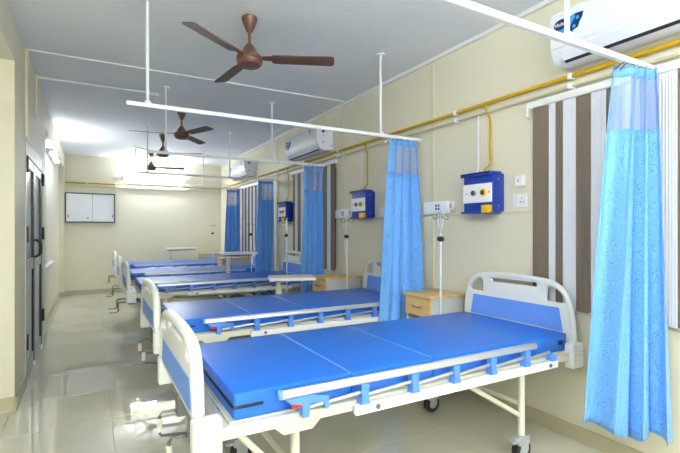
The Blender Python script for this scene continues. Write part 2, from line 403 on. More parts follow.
# ------------------------------------------------------------------ blue outlet boxes, with their drops
OB = ('by the headboard of the first bed', 'between the second curtain and its bed', 'beside the slim blind by the third curtain')
for k, yc in enumerate((2.255, 3.87, 5.97)):
    o = thing('outlet_box', ['blue medical gas outlet box beside white sockets and widest blind', 'blue medical gas outlet box between two curtains above second bed', 'blue medical gas outlet box hung beyond the curtain of the third bed'][k], 'outlet box', (W, yc, 1.37), group='blue medical gas outlet boxes')
    b = MB(); b.box((-0.115, -0.135, 0.01), (0, 0.135, 0.275), 0.006, 2)
    body = b.build('housing', 'box_blue', o)
    b = MB(); b.box((-0.135, -0.13, 0.275), (-0.02, 0.15, 0.29), 0.004, 1).box((-0.135, -0.13, 0.262), (-0.125, 0.15, 0.29), 0.002, 1); b.build('top_flange', 'box_blue', o)
    b = MB(); b.box((-0.135, -0.13, 0.0), (-0.02, 0.15, 0.014), 0.004, 1); b.build('bottom_flange', 'box_blue', o)
    MB().box((-0.122, -0.13, 0.075), (-0.112, 0.138, 0.21), 0.004, 1).build('face_plate', 'plate_white', o)
    for yy, m1, m2 in ((0.03, 'outlet_grey', 'outlet_black'), (-0.06, 'outlet_yellow', 'outlet_black')):
        ou = MB().cyl((-0.122, yy, 0.145), (-0.134, yy, 0.145), 0.028 if m1 == 'outlet_yellow' else 0.022, 0.024 if m1 == 'outlet_yellow' else 0.019).build('gas_outlet', m1, o)
        MB().cyl((-0.133, yy, 0.145), (-0.139, yy, 0.145), 0.015).build('socket', m2, ou)
        MB().cyl((-0.138, yy, 0.145), (-0.141, yy, 0.145), 0.006).build('pin', 'outlet_grey', ou)
    for yy in (0.1, -0.11): MB().cyl((-0.122, yy, 0.145), (-0.125, yy, 0.145), 0.006).build('screw', 'outlet_grey', o)
    for zz in (0.05, 0.235): MB().cyl((-0.06, -0.135, zz), (-0.06, -0.139, zz), 0.006).build('screw', 'outlet_grey', o)
    MB().box((-0.15, -0.13, 0.0), (-0.09, -0.06, 0.055), 0.008, 2).build('yellow_connector', 'outlet_yellow', o)
    q = tag(MB().tube(catmull([(-0.03, 0.0, 0.795), (-0.03, 0.0, 0.75), (-0.03, -0.02, 0.70), (-0.03, -0.035, 0.66), (-0.03, -0.035, 0.5), (-0.03, -0.035, 0.36), (-0.05, -0.01, 0.32), (-0.06, -0.01, 0.287)], 4), 0.008, 8).build('gas_drop_pipe', 'pipe_yellow'), 'yellow drop pipe into ' + ['outlet box beside the white sockets', 'outlet box above the second bed', 'outlet box of the third bed'][k], 'pipe', 'yellow drop pipes')
    q.location = (W, yc, 1.37)
    q = tag(MB().tube([(-0.02, 0.085, 0.735), (-0.02, 0.085, 0.34), (-0.04, 0.075, 0.31), (-0.06, 0.07, 0.285)], 0.008, 8).build('cable_drop', 'metal_white'), 'white drop cable into ' + ['outlet box beside the white sockets', 'outlet box above the second bed', 'outlet box of the third bed'][k], 'cable', 'white drop cables')
    q.location = (W, yc, 1.37)
# call units on the wall
for k, (yc, wd) in enumerate(((2.76, 0.34), (4.33, 0.34))):
    o = thing('call_unit', ['white bedside call unit between first curtain and blue outlet box', 'white bedside call unit next to the slim white blind end'][k], 'call unit', (W, yc, 1.385), group='bedside call units')
    MB().box((-0.045, -wd / 2 + 0.05, 0.0), (0, wd / 2, 0.10), 0.006, 2).build('housing', 'plate_white', o)
    MB().box((-0.03, -wd / 2, 0.02), (0, -wd / 2 + 0.05, 0.095), 0.004, 1).build('switch_module', 'trim_white', o)
    MB().box((-0.033, -wd / 2 + 0.018, 0.04), (-0.03, -wd / 2 + 0.03, 0.075), 0.001, 1).build('rocker', 'switch_green', o)
    for yy in (-0.02, 0.01):
        for zz in (0.04, 0.066):
            MB().box((-0.047, yy - 0.011, zz - 0.010), (-0.044, yy + 0.011, zz + 0.010), 0.002, 1).build('key', 'print_blue', o)
    pts = catmull([(-0.03, -0.06, 0.0), (-0.035, -0.06, -0.07), (-0.04, -0.045, -0.12), (-0.04, -0.015, -0.10), (-0.035, 0.0, -0.03), (-0.03, 0.0, 0.0)], 6)
    MB().tube(pts, 0.0045, 8).build('looped_cord', 'plate_white', o)
def plate_on_wall(name, label, cat, y, z, hy, hz, rock, th=0.012):
    o = thing(name, label, cat, (W, y, z))
    MB().box((-th, -hy, -hz), (0, hy, hz), 0.003, 1).build('cover_plate', 'plate_white', o)
    for (a, b, c, e, m) in rock: MB().box((-th - 0.004, a, c), (-th + 0.001, b, e), 0.0015, 1).build('rocker' if m == 'trim_white' else 'socket_hole', m, o)
plate_on_wall('wall_switch', 'small square white switch above the double socket', 'switch', 1.975, 1.58, 0.032, 0.035, [(-0.02, 0.0, -0.02, 0.02, 'trim_white'), (0.004, 0.01, -0.01, 0.01, 'outlet_grey')], 0.03)
plate_on_wall('wall_socket', 'white wall socket plate right of the blue outlet box', 'socket', 1.985, 1.447, 0.055, 0.045, [(0.01, 0.04, -0.03, 0.03, 'trim_white'), (-0.012, -0.006, -0.012, -0.002, 'outlet_black'), (-0.032, -0.026, -0.012, -0.002, 'outlet_black'), (-0.022, -0.016, 0.012, 0.02, 'outlet_black')])
plate_on_wall('wall_socket', 'white wall socket plate beside outlet box above the second bed', 'socket', 3.60, 1.43, 0.05, 0.045, [(0.008, 0.035, -0.03, 0.03, 'trim_white')])
plate_on_wall('wall_switch', 'white switch plate on the window wall behind the last curtain', 'switch', 9.35, 1.36, 0.06, 0.05, [(-0.02, 0.02, -0.025, 0.025, 'trim_white')])

# ------------------------------------------------------------------ air conditioners
def aircon(yc, L, label, near):
    o = thing('air_conditioner', label, 'air conditioner', (W, yc, 2.20), group='wall air conditioners')
    h = L / 2
    prof = catmull([(0, 0.015), (-0.10, 0.0), (-0.165, 0.02), (-0.195, 0.065)], 4) + [(-0.205, 0.10), (-0.208, 0.25), (-0.20, 0.275), (-0.18, 0.285), (0, 0.285)]
    b = MB(); b.prism(prof, -h, h, 'Y'); body = b.build('body', 'ac_white', o)
    # separate front panel over the upper face
    fp = [(-0.205, 0.085), (-0.214, 0.10), (-0.217, 0.25), (-0.205, 0.282), (-0.19, 0.288), (-0.19, 0.085)]
    MB().prism(fp, -h + 0.008, h - 0.008, 'Y').build('front_panel', 'ac_white', o)
    fl = [(-0.168, 0.0165), (-0.172, 0.014), (-0.202, 0.062), (-0.20, 0.068)]
    MB().prism(fl, -h + 0.06, h - 0.06, 'Y').build('louvre', 'ac_white', o)
    MB().prism([(-0.150, 0.004), (-0.166, 0.012), (-0.160, 0.022), (-0.145, 0.012)], -h + 0.06, h - 0.06, 'Y').build('air_slot', 'ac_dark', o)
    # brand sticker: navy oval on a blue torn-leaf shape, at the end towards the cabinet wall
    x = -0.2185
    D = h - 0.49
    sky = [(0.452, 0.17), (0.421, 0.14), (0.39, 0.125), (0.355, 0.119), (0.343, 0.146), (0.317, 0.153), (0.308, 0.178), (0.292, 0.2), (0.286, 0.227), (0.332, 0.233), (0.37, 0.226), (0.39, 0.23), (0.421, 0.233), (0.446, 0.217), (0.456, 0.194)]
    leaf_ = [(0.359, 0.121), (0.343, 0.146), (0.317, 0.153), (0.308, 0.178), (0.292, 0.2), (0.286, 0.227), (0.332, 0.231), (0.334, 0.207), (0.347, 0.194), (0.362, 0.168)]
    sk = MB().prism([(D + a, c) for a, c in sky], x - 0.001, x + 0.006, 'X').build('brand_sticker', 'logo_sky', o)
    MB().prism([(D + a, c) for a, c in leaf_], x - 0.0016, x, 'X').build('sticker_leaf', 'logo_navy', sk)
    for a, c, rr in ((0.318, 0.205, 0.010), (0.338, 0.165, 0.009)):
        MB().cyl((x - 0.0022, D + a, c), (x - 0.001, D + a, c), rr, n=8).build('sticker_flower', 'logo_sky', sk)
    ov = [(D + 0.417 + 0.042 * math.cos(t * PI / 12), 0.203 + 0.029 * math.sin(t * PI / 12)) for t in range(24)]
    MB().prism(ov, x - 0.0022, x - 0.001, 'X').build('sticker_oval', 'logo_navy', sk)
    cu = bpy.data.curves.new('txt', 'FONT'); cu.body = 'Midea'; cu.size = 0.030; cu.align_x = 'CENTER'; cu.align_y = 'CENTER'; cu.extrude = 0.0004
    to = bpy.data.objects.new('txt', cu); COL.objects.link(to)
    me = bpy.data.meshes.new_from_object(to.evaluated_get(bpy.context.evaluated_depsgraph_get())); bpy.data.objects.remove(to)
    # text right = -Y, up = +Z, faces -X
    mx = Matrix.Translation((x - 0.0028, D + 0.417, 0.203)) @ Matrix(((0, 0, -1, 0), (-1, 0, 0, 0), (0, 1, 0, 0), (0, 0, 0, 1)))
    link('lettering', place(me, mx), 'plate_white', sk)
    if near:
        MB().prism([(-h + 0.17 + a, 0.20 + c) for a, c in ((0, 0), (0.02, 0.01), (0.035, 0.045), (0.03, 0.07), (0.005, 0.06))], x - 0.001, x + 0.004, 'X').build('rating_sticker', 'logo_gold', o)
        MB().prism([(-h + 0.17 + a, 0.20 + c) for a, c in ((0.005, 0.035), (0.034, 0.045), (0.03, 0.07), (0.005, 0.06))], x - 0.0015, x, 'X').build('rating_sticker_top', 'logo_navy', o)
    # near end cover: round sensor window and two printed lines, screw
    MB().cyl((-0.13, -h - 0.002, 0.225), (-0.13, -h + 0.002, 0.225), 0.02).build('sensor_window', 'ac_dark', o)
    for z, ww in ((0.165, 0.012), (0.09, 0.035)): MB().box((-0.13 - ww / 2, -h - 0.0015, z), (-0.13 + ww / 2, -h + 0.001, z + 0.008)).build('printed_line', 'ac_dark', o)
    MB().cyl((-0.02, -h - 0.002, 0.06), (-0.02, -h + 0.002, 0.06), 0.008).build('screw', 'ac_dark', o)
    # pipes leaving the unit below
    return o
aircon(1.13, 0.98, 'white wall air conditioner above the widest window blind', False)
aircon(5.13, 0.98, 'white wall air conditioner above the second window blind', True)
aircon(7.96, 0.96, 'white wall air conditioner above the last window blind', True)

# ------------------------------------------------------------------ ceiling fans
def fan(x, y, ang, label):
    o = thing('ceiling_fan', label, 'fan', (x, y, ZC), math.radians(ang), 'brown ceiling fans')
    MB().lathe([(0.012, -0.108), (0.022, -0.10), (0.05, -0.03), (0.053, -0.01), (0.046, 0.0)]).build('canopy', 'fan_brown', o)
    MB().cyl((0, 0, -0.19), (0, 0, -0.10), 0.011).build('down_rod', 'fan_brown', o)
    MB().lathe([(0.075, -0.262), (0.055, -0.245), (0.04, -0.215), (0.024, -0.19), (0.014, -0.178)]).build('motor_cone', 'fan_brown', o)
    mo = MB().lathe([(0.05, -0.338), (0.076, -0.330), (0.088, -0.312), (0.09, -0.298), (0.086, -0.294), (0.09, -0.290), (0.088, -0.274), (0.065, -0.258)]).build('motor', 'fan_brown', o)
    MB().lathe([(0.03, -0.342), (0.06, -0.340), (0.068, -0.334), (0.05, -0.331)]).build('motor_cap', 'fan_blade', mo)
    for k in range(3):
        R = Matrix.Rotation(k * 2 * PI / 3, 4, 'Z') @ Matrix.Translation((0, 0, -0.285)) @ Matrix.Rotation(math.radians(-12), 4, 'X')
        out = [(0.15, -0.035), (0.16, -0.05), (0.555, -0.055), (0.575, -0.045), (0.58, 0.03), (0.565, 0.05), (0.17, 0.045), (0.15, 0.03)]
        bl = MB().prism(out, -0.003, 0.003, 'Z', mx=R).build('blade', 'fan_blade', o)
        b = MB().prism([(0.08, -0.018), (0.19, -0.03), (0.19, 0.03), (0.08, 0.018)], 0.003, 0.010, 'Z', mx=R); b.build('blade_arm', 'fan_brown', bl)
    return o
fan(0.93, 2.91, -24, 'brown ceiling fan hung between the door wall strip and first curtain rail')
fan(0.945, 5.62, -67, 'brown ceiling fan, second in the line counted from the near ceiling strip')
fan(0.93, 7.15, -16, 'brown ceiling fan, second in the line counted from the cabinet wall')
fan(0.95, 8.85, -12, 'brown ceiling fan hung closest to the wall with the tube lamp')

# ------------------------------------------------------------------ curtain rails
RZ = 2.03
def rail(y, x0, x1, rods, label):
    o = thing('curtain_rail', label, 'curtain rail', (0, y, RZ), group='ceiling hung curtain rails')
    MB().box((x0, -0.013, -0.011), (x1, 0.013, 0.016), 0.003, 1).build('rail_bar', 'metal_white', o)
    for x in rods:
        r = MB().cyl((x, 0, 0.018), (x, 0, ZC - RZ - 0.012), 0.0105, n=12).build('hanger_rod', 'metal_white', o)
        MB().cyl((x, 0, ZC - RZ - 0.014), (x, 0, ZC - RZ), 0.035, n=16).build('ceiling_flange', 'metal_white', r)
        MB().box((x - 0.018, -0.02, 0.012), (x + 0.018, 0.02, 0.03), 0.003, 1).build('rod_clip', 'metal_white', r)
    return o
rail(1.12, 0.0, 2.36, (0.25, 1.70), 'white curtain rail carrying the curtain at the first window')
rail(3.00, 0.18, 2.50, (0.30, 2.07), 'white curtain rail over the gap between first and second beds')
rail(4.75, 0.48, 2.46, (0.645, 1.78), 'white curtain rail between the second and third beds')
rail(6.52, 0.50, 2.50, (0.65, 1.78), 'white curtain rail between the third and fourth beds')
rail(8.27, 0.49, 2.46, (0.64, 1.77), 'white curtain rail closest to the wall with the tube lamp')
tag(MB().box((0.53, 5.0, ZC - 0.03), (0.61, 5.08, ZC), 0.004, 1).build('junction_box', 'trim_white'), 'small white junction box at the end of the ceiling conduit', 'junction box')

# ------------------------------------------------------------------ curtains
def curtain(pt, pb, nf, at_, ab, hem, ph, label, flat=0.0):
    """pt, pb: plan line (x0,y0,x1,y1) at the top and at the hem; folds swing across it"""
    o = thing('privacy_curtain', label, 'curtain', ((pt[0] + pt[2]) / 2, (pt[1] + pt[3]) / 2, hem), group='blue privacy curtains')
    cx, cy, cz = o.location
    NS = 20 * nf
    def P(s, z):
        t = (2.015 - z) / (2.015 - hem); e = t ** 0.8
        a = [pt[i] * (1 - e) + pb[i] * e for i in range(4)]
        dx, dy = a[2] - a[0], a[3] - a[1]; L = math.hypot(dx, dy); nx, ny = -dy / L, dx / L
        amp = at_ * (1 - e) + ab * e
        fr = s if flat == 0 else (s * 0.55 if s < flat else flat * 0.55 + (s - flat) * (1 - flat * 0.55) / (1 - flat))
        q = 2 * PI * (nf * fr) + ph
        wv = math.sin(q) + 0.28 * math.sin(2.3 * q + 1.3 * ph + 1.5 * t) * (0.4 + 0.6 * t) + 0.15 * math.sin(5 * q) * (1 - t)
        sl = 0.010 * math.sin(2 * q + 0.5)
        return (a[0] + dx * s + nx * amp * wv + dx / L * sl - cx, a[1] + dy * s + ny * amp * wv + dy / L * sl - cy, z - cz + (0.02 * math.sin(q * 0.5 + ph) * t if z <= hem + 1e-6 else 0))
    width = 1.6
    def sheet(name, m, s0, s1, zs, off=0.0):
        k0, k1 = int(round(s0 * NS)), int(round(s1 * NS)); ss = [k / NS for k in range(k0, k1 + 1)]
        vs = []; uv = []
        for z in zs:
            for s in ss: vs.append(P(s, z)); uv.append((s * width, z))
        n_ = len(ss); fs = [(r * n_ + c, r * n_ + c + 1, (r + 1) * n_ + c + 1, (r + 1) * n_ + c) for r in range(len(zs) - 1) for c in range(n_ - 1)]
        me = bpy.data.meshes.new(name); me.from_pydata(vs, [], fs); me.update()
        ul = me.uv_layers.new(name='UVMap')
        for lp in me.loops: ul.data[lp.index].uv = uv[lp.vertex_index]
        me.polygons.foreach_set('use_smooth', [True] * len(me.polygons))
        ob = link(name, me, m, o)
        if m != 'curtain_net':
            md = ob.modifiers.new('thickness', 'SOLIDIFY'); md.thickness = 0.0025; md.offset = 0
        return ob
    zr = lambda a, b, k: [a + (b - a) * i / k for i in range(k + 1)]
    hd = sheet('header_band', 'curtain_blue', 0, 1, zr(2.012, 1.965, 3))
    sheet('net_panel', 'curtain_net', 0.10, 0.95, zr(1.965, 1.725, 8))
    sheet('net_border', 'curtain_blue', 0, 0.10, zr(1.965, 1.725, 8)); sheet('net_border', 'curtain_blue', 0.95, 1, zr(1.965, 1.725, 8))
    sheet('drape', 'curtain_blue', 0, 1, zr(1.725, hem, 26))
    for k in range(nf * 2 + 1):
        s = min(0.99, (k + 0.3) / (nf * 2 + 0.6)); p = P(s, 2.005)
        rl = (pt[1] + pt[3]) / 2 - cy
        MB().tube([(p[0], p[1], p[2] - 0.01), (p[0], p[1] * 0.5 + rl * 0.5, p[2] + 0.008), (p[0], rl, p[2] + 0.016)], 0.003, 6).build('glider_hook', 'steel_grey', hd)
    return o
curtain((2.10, 1.14, 2.33, 1.09), (2.14, 1.33, 2.38, 1.04), 3, 0.026, 0.050, 0.255, 0.6, 'blue patterned curtain hanging in front of the widest window blind', flat=0.45)
curtain((2.19, 3.0, 2.44, 2.98), (2.01, 2.925, 2.445, 2.83), 4, 0.028, 0.027, 0.28, 2.0, 'blue patterned curtain hanging beside the first wooden bedside cabinet')
curtain((2.20, 4.75, 2.43, 4.75), (2.15, 4.77, 2.42, 4.70), 4, 0.028, 0.038, 0.26, 1.0, 'blue patterned curtain beside the second window blind and its air conditioner')
curtain((2.22, 6.52, 2.47, 6.52), (2.16, 6.55, 2.47, 6.48), 4, 0.028, 0.038, 0.26, 3.0, 'blue patterned curtain behind the headboard of the third bed')
curtain((2.20, 8.27, 2.43, 8.27), (2.12, 8.24, 2.43, 8.22), 4, 0.028, 0.036, 0.26, 4.0, 'blue patterned curtain closest to the end wall with the cabinet')

# ------------------------------------------------------------------ hospital beds
def board_mesh(foot):
    half = [(0.0, 0.965), (0.16, 0.96), (0.29, 0.943), (0.365, 0.90), (0.405, 0.835), (0.425, 0.74), (0.435, 0.62)]
    side = catmull(half, 4) + [(0.432, 0.588), (0.40, 0.58)]
    outl = side + [(-u, v) for u, v in side[::-1]][:-1]
    k = 0.79 if foot else 1.0
    def sc(pts): return [(u, 0.58 + (v - 0.58) * k) for u, v in pts]
    hole = [(0.25, 0.815), (0.36, 0.815), (0.378, 0.825), (0.362, 0.878), (0.33, 0.902), (0.265, 0.914), (0.25, 0.902), (0.242, 0.83)]
    slot = rrect(-0.185, 0.862, 0.185, 0.902, 0.015) if foot else rrect(-0.185, 0.892, 0.185, 0.925, 0.014)
    rr = 0.022 if foot else 0.0165
    me = plate([sc(outl), sc(hole), sc([(-u, v) for u, v in hole][::-1]), sc(slot)], 0.005, 0.008)
    rim = [(u, v, 0) for u, v in inset(sc(outl), rr)]
    mid = len(side) - 2
    path = [(p[0], max(p[1], 0.585), 0) for p in rim[:mid]]; other = [(p[0], max(p[1], 0.585), 0) for p in rim[len(side) + 2:]]
    return shade(me, 50), MB().tube(other + path, rr + 0.001, 12).mesh('rim')
def side_rail(bed, s, drop):
    y = s * 0.458
    top = MB()
    prof = [(-0.014, 0.0), (-0.012, 0.018), (-0.005, 0.027), (0.005, 0.027), (0.012, 0.018), (0.014, 0.0), (0.008, -0.006), (-0.008, -0.006)]
    top.prism([(y + a, 0.632 - drop + b) for a, b in prof], 0.315, 1.742, 'X')
    r = top.build('side_rail', 'aluminium', bed)
    MB().prism([(y + 1.08 * a, 0.632 - drop + 1.08 * b) for a, b in prof], 0.30, 0.318, 'X').build('rail_end_cap', 'rail_blue', r)
    MB().box((0.63, y - 0.013, 0.503 - drop), (1.92, y + 0.013, 0.545 - drop), 0.004, 1).build('lower_rail', 'white_bar', r)
    px = (0.672, 0.93, 1.172, 1.415, 1.665)
    for x in px:
        b = MB()
        b.prism([(x - 0.020, 0.545), (x + 0.024, 0.545), (x + 0.018, 0.562), (x + 0.016, 0.585), (x + 0.020, 0.628), (x - 0.018, 0.628), (x - 0.016, 0.585), (x - 0.014, 0.562)], y - 0.017, y + 0.017, 'Y', mx=Matrix.Translation((0, 0, -drop)))
        b.build('rail_post', 'rail_blue', r)
    b = MB().prism([(1.86, 0.545), (1.90, 0.545), (1.895, 0.575), (1.865, 0.59), (1.85, 0.575)], y - 0.017, y + 0.017, 'Y', mx=Matrix.Translation((0, 0, -drop))); b.build('rail_post', 'rail_blue', r)
    xs = [0.42] + list(px) + [1.87]
    for a, c in zip(xs, xs[1:]):
        MB().cyl((a + 0.012, y, 0.578 - drop), (c - 0.010, y, 0.592 - drop), 0.008, n=8).build('folded_upright', 'aluminium', r)
    # release latch under the foot end
    b = MB(); b.prism([(0.325, 0.628), (0.45, 0.628), (0.445, 0.60), (0.425, 0.595), (0.42, 0.548), (0.395, 0.548), (0.392, 0.60), (0.35, 0.606)], y - 0.018, y + 0.012, 'Y', mx=Matrix.Translation((0, 0, -drop)))
    b.prism([(0.44, 0.625), (0.505, 0.612), (0.51, 0.565), (0.49, 0.565), (0.485, 0.592), (0.44, 0.595)], y - 0.015, y + 0.012, 'Y', mx=Matrix.Translation((0, 0, -drop)))
    b.build('release_latch', 'rail_blue', r)
    MB().box((0.355, y - 0.016, 0.588 - drop), (0.393, y + 0.006, 0.603 - drop), 0.003, 1).build('release_button', 'red_tag', r)
    for x in (0.735, 1.85): MB().cyl((x, y + s * 0.010, 0.524 - drop), (x, y + s * 0.017, 0.524 - drop), 0.011, n=10).build('bolt', 'steel_grey', r)
def castor(leg, x, y):
    f = MB().box((x - 0.045, y - 0.028, 0.085), (x + 0.045, y + 0.028, 0.135), 0.012, 2); f.box((x - 0.03, y - 0.028, 0.05), (x + 0.03, y - 0.02, 0.10), 0.004, 1); f.box((x - 0.03, y + 0.02, 0.05), (x + 0.03, y + 0.028, 0.10), 0.004, 1)
    f.build('castor_fork', 'castor_grey', leg)
    MB().cyl((x, y - 0.018, 0.055), (x, y + 0.018, 0.055), 0.055, n=24).build('castor_wheel', 'rubber', leg)
    MB().cyl((x, y - 0.021, 0.055), (x, y + 0.021, 0.055), 0.03, n=16).build('wheel_hub', 'castor_grey', leg)
    MB().box((x - 0.085, y - 0.02, 0.10), (x - 0.04, y + 0.02, 0.118), 0.005, 1).build('brake_pedal', 'castor_grey', leg)
def make_bed(folded=True):
    t = thing('hospital_bed', 'x', 'bed', (0, 0, 0), group='hospital beds in a row')
    # boards
    for foot in (True, False):
        me, rim = board_mesh(foot)
        x = 0.026 if foot else 2.136
        # local board XY -> bed Y,Z ; thickness -> bed X
        for q in (me, rim): place(q, Matrix.Translation((x, 0, 0)) @ Matrix(((0, 0, 1, 0), (1, 0, 0, 0), (0, 1, 0, 0), (0, 0, 0, 1))))
        bo = link('footboard' if foot else 'headboard', me, 'ivory_plastic', t)
        link('rim_rail', rim, 'ivory_plastic', bo)
        pz0, pz1 = (0.608, 0.716) if foot else (0.655, 0.79)
        for sx in (-1, 1):
            MB().prism([(-0.36, pz0), (0.36, pz0), (0.335, pz1), (-0.335, pz1)], x + sx * 0.0125, x + sx * 0.0165, 'X').build('panel_insert', 'panel_blue', bo)
        for sy in (-1, 1):
            b = MB(); x0, x1 = (0.0, 0.10) if foot else (2.065, 2.165)
            b.box((x0, sy * 0.405, 0.465), (x1, sy * 0.462, 0.605), 0.012, 3)
            blk = b.build('corner_bumper', 'ivory_plastic', bo)
            for z in (0.49, 0.515, 0.54, 0.565):
                MB().box((x0 + 0.006, sy * 0.459, z), (x1 - 0.006, sy * 0.4655, z + 0.012), 0.003, 1).build('bumper_rib', 'ivory_plastic', blk)
    # frame
    for sy in (-1, 1):
        MB().box((0.08, sy * 0.405, 0.512), (2.09, sy * 0.437, 0.555), 0.004, 1).build('side_beam', 'ivory_steel', t)
        MB().prism([(0.30, 0.512), (0.49, 0.512), (0.455, 0.480), (0.335, 0.480)], sy * 0.41, sy * 0.432, 'Y').build('gusset', 'ivory_steel', t)
    for x in (0.12, 0.75, 1.4, 2.05):
        MB().box((x - 0.02, -0.405, 0.52), (x + 0.02, 0.405, 0.548), 0.003, 1).build('cross_bar', 'ivory_steel', t)
    MB().box((0.14, -0.40, 0.548), (2.07, 0.40, 0.557), 0.003, 1).build('bed_deck', 'ivory_steel', t)
    for x in (0.41, 1.75):
        for sy in (-1, 1):
            yy = sy * 0.365
            lg = MB().cyl((x, yy, 0.125), (x, yy, 0.53), 0.019, n=14).build('leg', 'ivory_steel', t)
            castor(lg, x, yy)
            d = -1
            MB().cyl((x, yy, 0.235), (x + (0.5 * d if x > 1 else -0.26), yy, 0.53), 0.013, n=10).build('brace', 'ivory_steel', lg)
        MB().cyl((x, -0.365, 0.30), (x, 0.365, 0.30), 0.014, n=10).build('leg_crossbar', 'ivory_steel', t)
    # mattress in three folding sections
    for k, (a, b) in enumerate(((0.155, 0.652), (0.656, 1.096), (1.10, 2.100))):
        m = MB().box((a, -0.40, 0.557), (b, 0.40, 0.655), 0.012, 3)
        sec = m.build('mattress_section', 'mattress_blue', t)
        if k == 0:
            MB().tube([(0.265, -0.4005, 0.606), (0.20, -0.4005, 0.606), (0.168, -0.4005, 0.606), (0.158, -0.397, 0.606), (0.1545, -0.388, 0.606), (0.1545, 0.0, 0.606), (0.1545, 0.388, 0.606), (0.158, 0.397, 0.606), (0.168, 0.4005, 0.606), (0.265, 0.4005, 0.606)], 0.0065, 6).build('zip', 'zip_black', sec)
        if k == 2: MB().box((2.02, -0.4025, 0.595), (2.06, -0.398, 0.62), 0.002, 1).build('care_tag', 'zip_black', sec)
        if k < 2: MB().box((b - 0.001, -0.385, 0.64), (b + 0.005, 0.385, 0.6535), 0.001, 1).build('seam_piping', 'seam_blue', sec)
    side_rail(t, -1, 0.0); side_rail(t, 1, 0.15)
    # two cranks at the foot
    for yy in (0.13, -0.15):
        b = MB()
        if folded:
            b.tube([(0.30, yy, 0.435), (-0.02, yy, 0.435), (-0.03, yy, 0.42), (-0.03, yy - 0.01, 0.345), (-0.02, yy - 0.01, 0.335), (0.10, yy - 0.02, 0.325)], 0.007, 8)
            c = b.build('crank', 'steel_grey', t)
            MB().cyl((-0.03, yy - 0.003, 0.41), (-0.03, yy - 0.009, 0.355), 0.012, n=10).build('crank_grip', 'ivory_steel', c)
        else:
            b.tube([(0.30, yy, 0.435), (-0.05, yy, 0.435), (-0.06, yy, 0.425), (-0.06, yy, 0.34), (-0.07, yy, 0.33), (-0.14, yy, 0.33)], 0.007, 8)
            c = b.build('crank', 'steel_grey', t)
            MB().cyl((-0.08, yy, 0.33), (-0.15, yy, 0.33), 0.011, n=10).build('crank_grip', 'ivory_steel', c)
        MB().box((0.04, yy - 0.03, 0.41), (0.10, yy + 0.03, 0.54), 0.004, 1).build('crank_bracket', 'steel_grey', c)
    return t
bed_a = make_bed(True); bed_b = make_bed(False)
BEDS = [(0.29, 1.975, bed_a), (0.335, 3.45, None), (0.31, 5.68, bed_b), (0.312, 7.08, None), (0.314, 8.79, None)]
BL = ['blue mattress hospital bed with its headboard against the widest window blind',
      'blue mattress hospital bed under the middle blue outlet box, second from that blind',
      'blue mattress hospital bed in the middle of the row of five',
      'blue mattress hospital bed, second in the row counted from the cabinet wall',
      'blue mattress hospital bed standing closest to the wall with the tube lamp']
for (x, y, src), lb in zip(BEDS, BL):
    if src is None: src = copy_tree(bed_a if y < 5 else bed_b)
    src.location = (x, y, 0); src['label'] = lb

# ------------------------------------------------------------------ drip poles in the bed sockets
def pole(x, y, top, sy, label):
    o = thing('drip_pole', label, 'drip pole', (x, y, 0.47), group='drip poles at the bed heads')
    H = top - 0.47
    MB().cyl((0, 0, 0), (0, 0, H * 0.76), 0.0075, n=10).build('lower_tube', 'metal_white', o)
    MB().cyl((0, 0, H * 0.74), (0, 0, H), 0.005, n=10).build('upper_tube', 'aluminium', o)
    MB().lathe([(0.012, -0.02), (0.024, -0.014), (0.026, 0.0), (0.024, 0.012), (0.012, 0.018)], n=8, mx=Matrix.Translation((-0.012, -0.012, H * 0.77))).build('clamp_knob', 'knob_black', o)
    pts = catmull([(-0.05, 0.02, H - 0.045), (-0.053, 0.021, H - 0.062), (-0.035, 0.015, H - 0.07), (0, 0, H - 0.05), (0.035, -0.015, H - 0.07), (0.053, -0.021, H - 0.062), (0.05, -0.02, H - 0.045)], 4)
    MB().tube(pts, 0.004, 6).build('bag_hook', 'steel_grey', o)
    MB().box((-0.02, min(0, -sy * 0.06), 0.03), (0.02, max(0, -sy * 0.06), 0.07), 0.004, 1).build('socket_bracket', 'ivory_steel', o)
pole(2.225, 2.452, 1.40, 1, 'white drip pole in front of the first wooden bedside cabinet')
pole(2.29, 3.926, 1.40, 1, 'white drip pole in front of the second wooden bedside cabinet')
pole(2.14, 5.18, 1.40, -1, 'white drip pole in front of the headboard of the third bed')
pole(2.13, 6.575, 1.40, -1, 'white drip pole beside the curtain of the fourth bed')
pole(2.18, 9.26, 1.40, 1, 'white drip pole closest to the wall with the tube lamp')

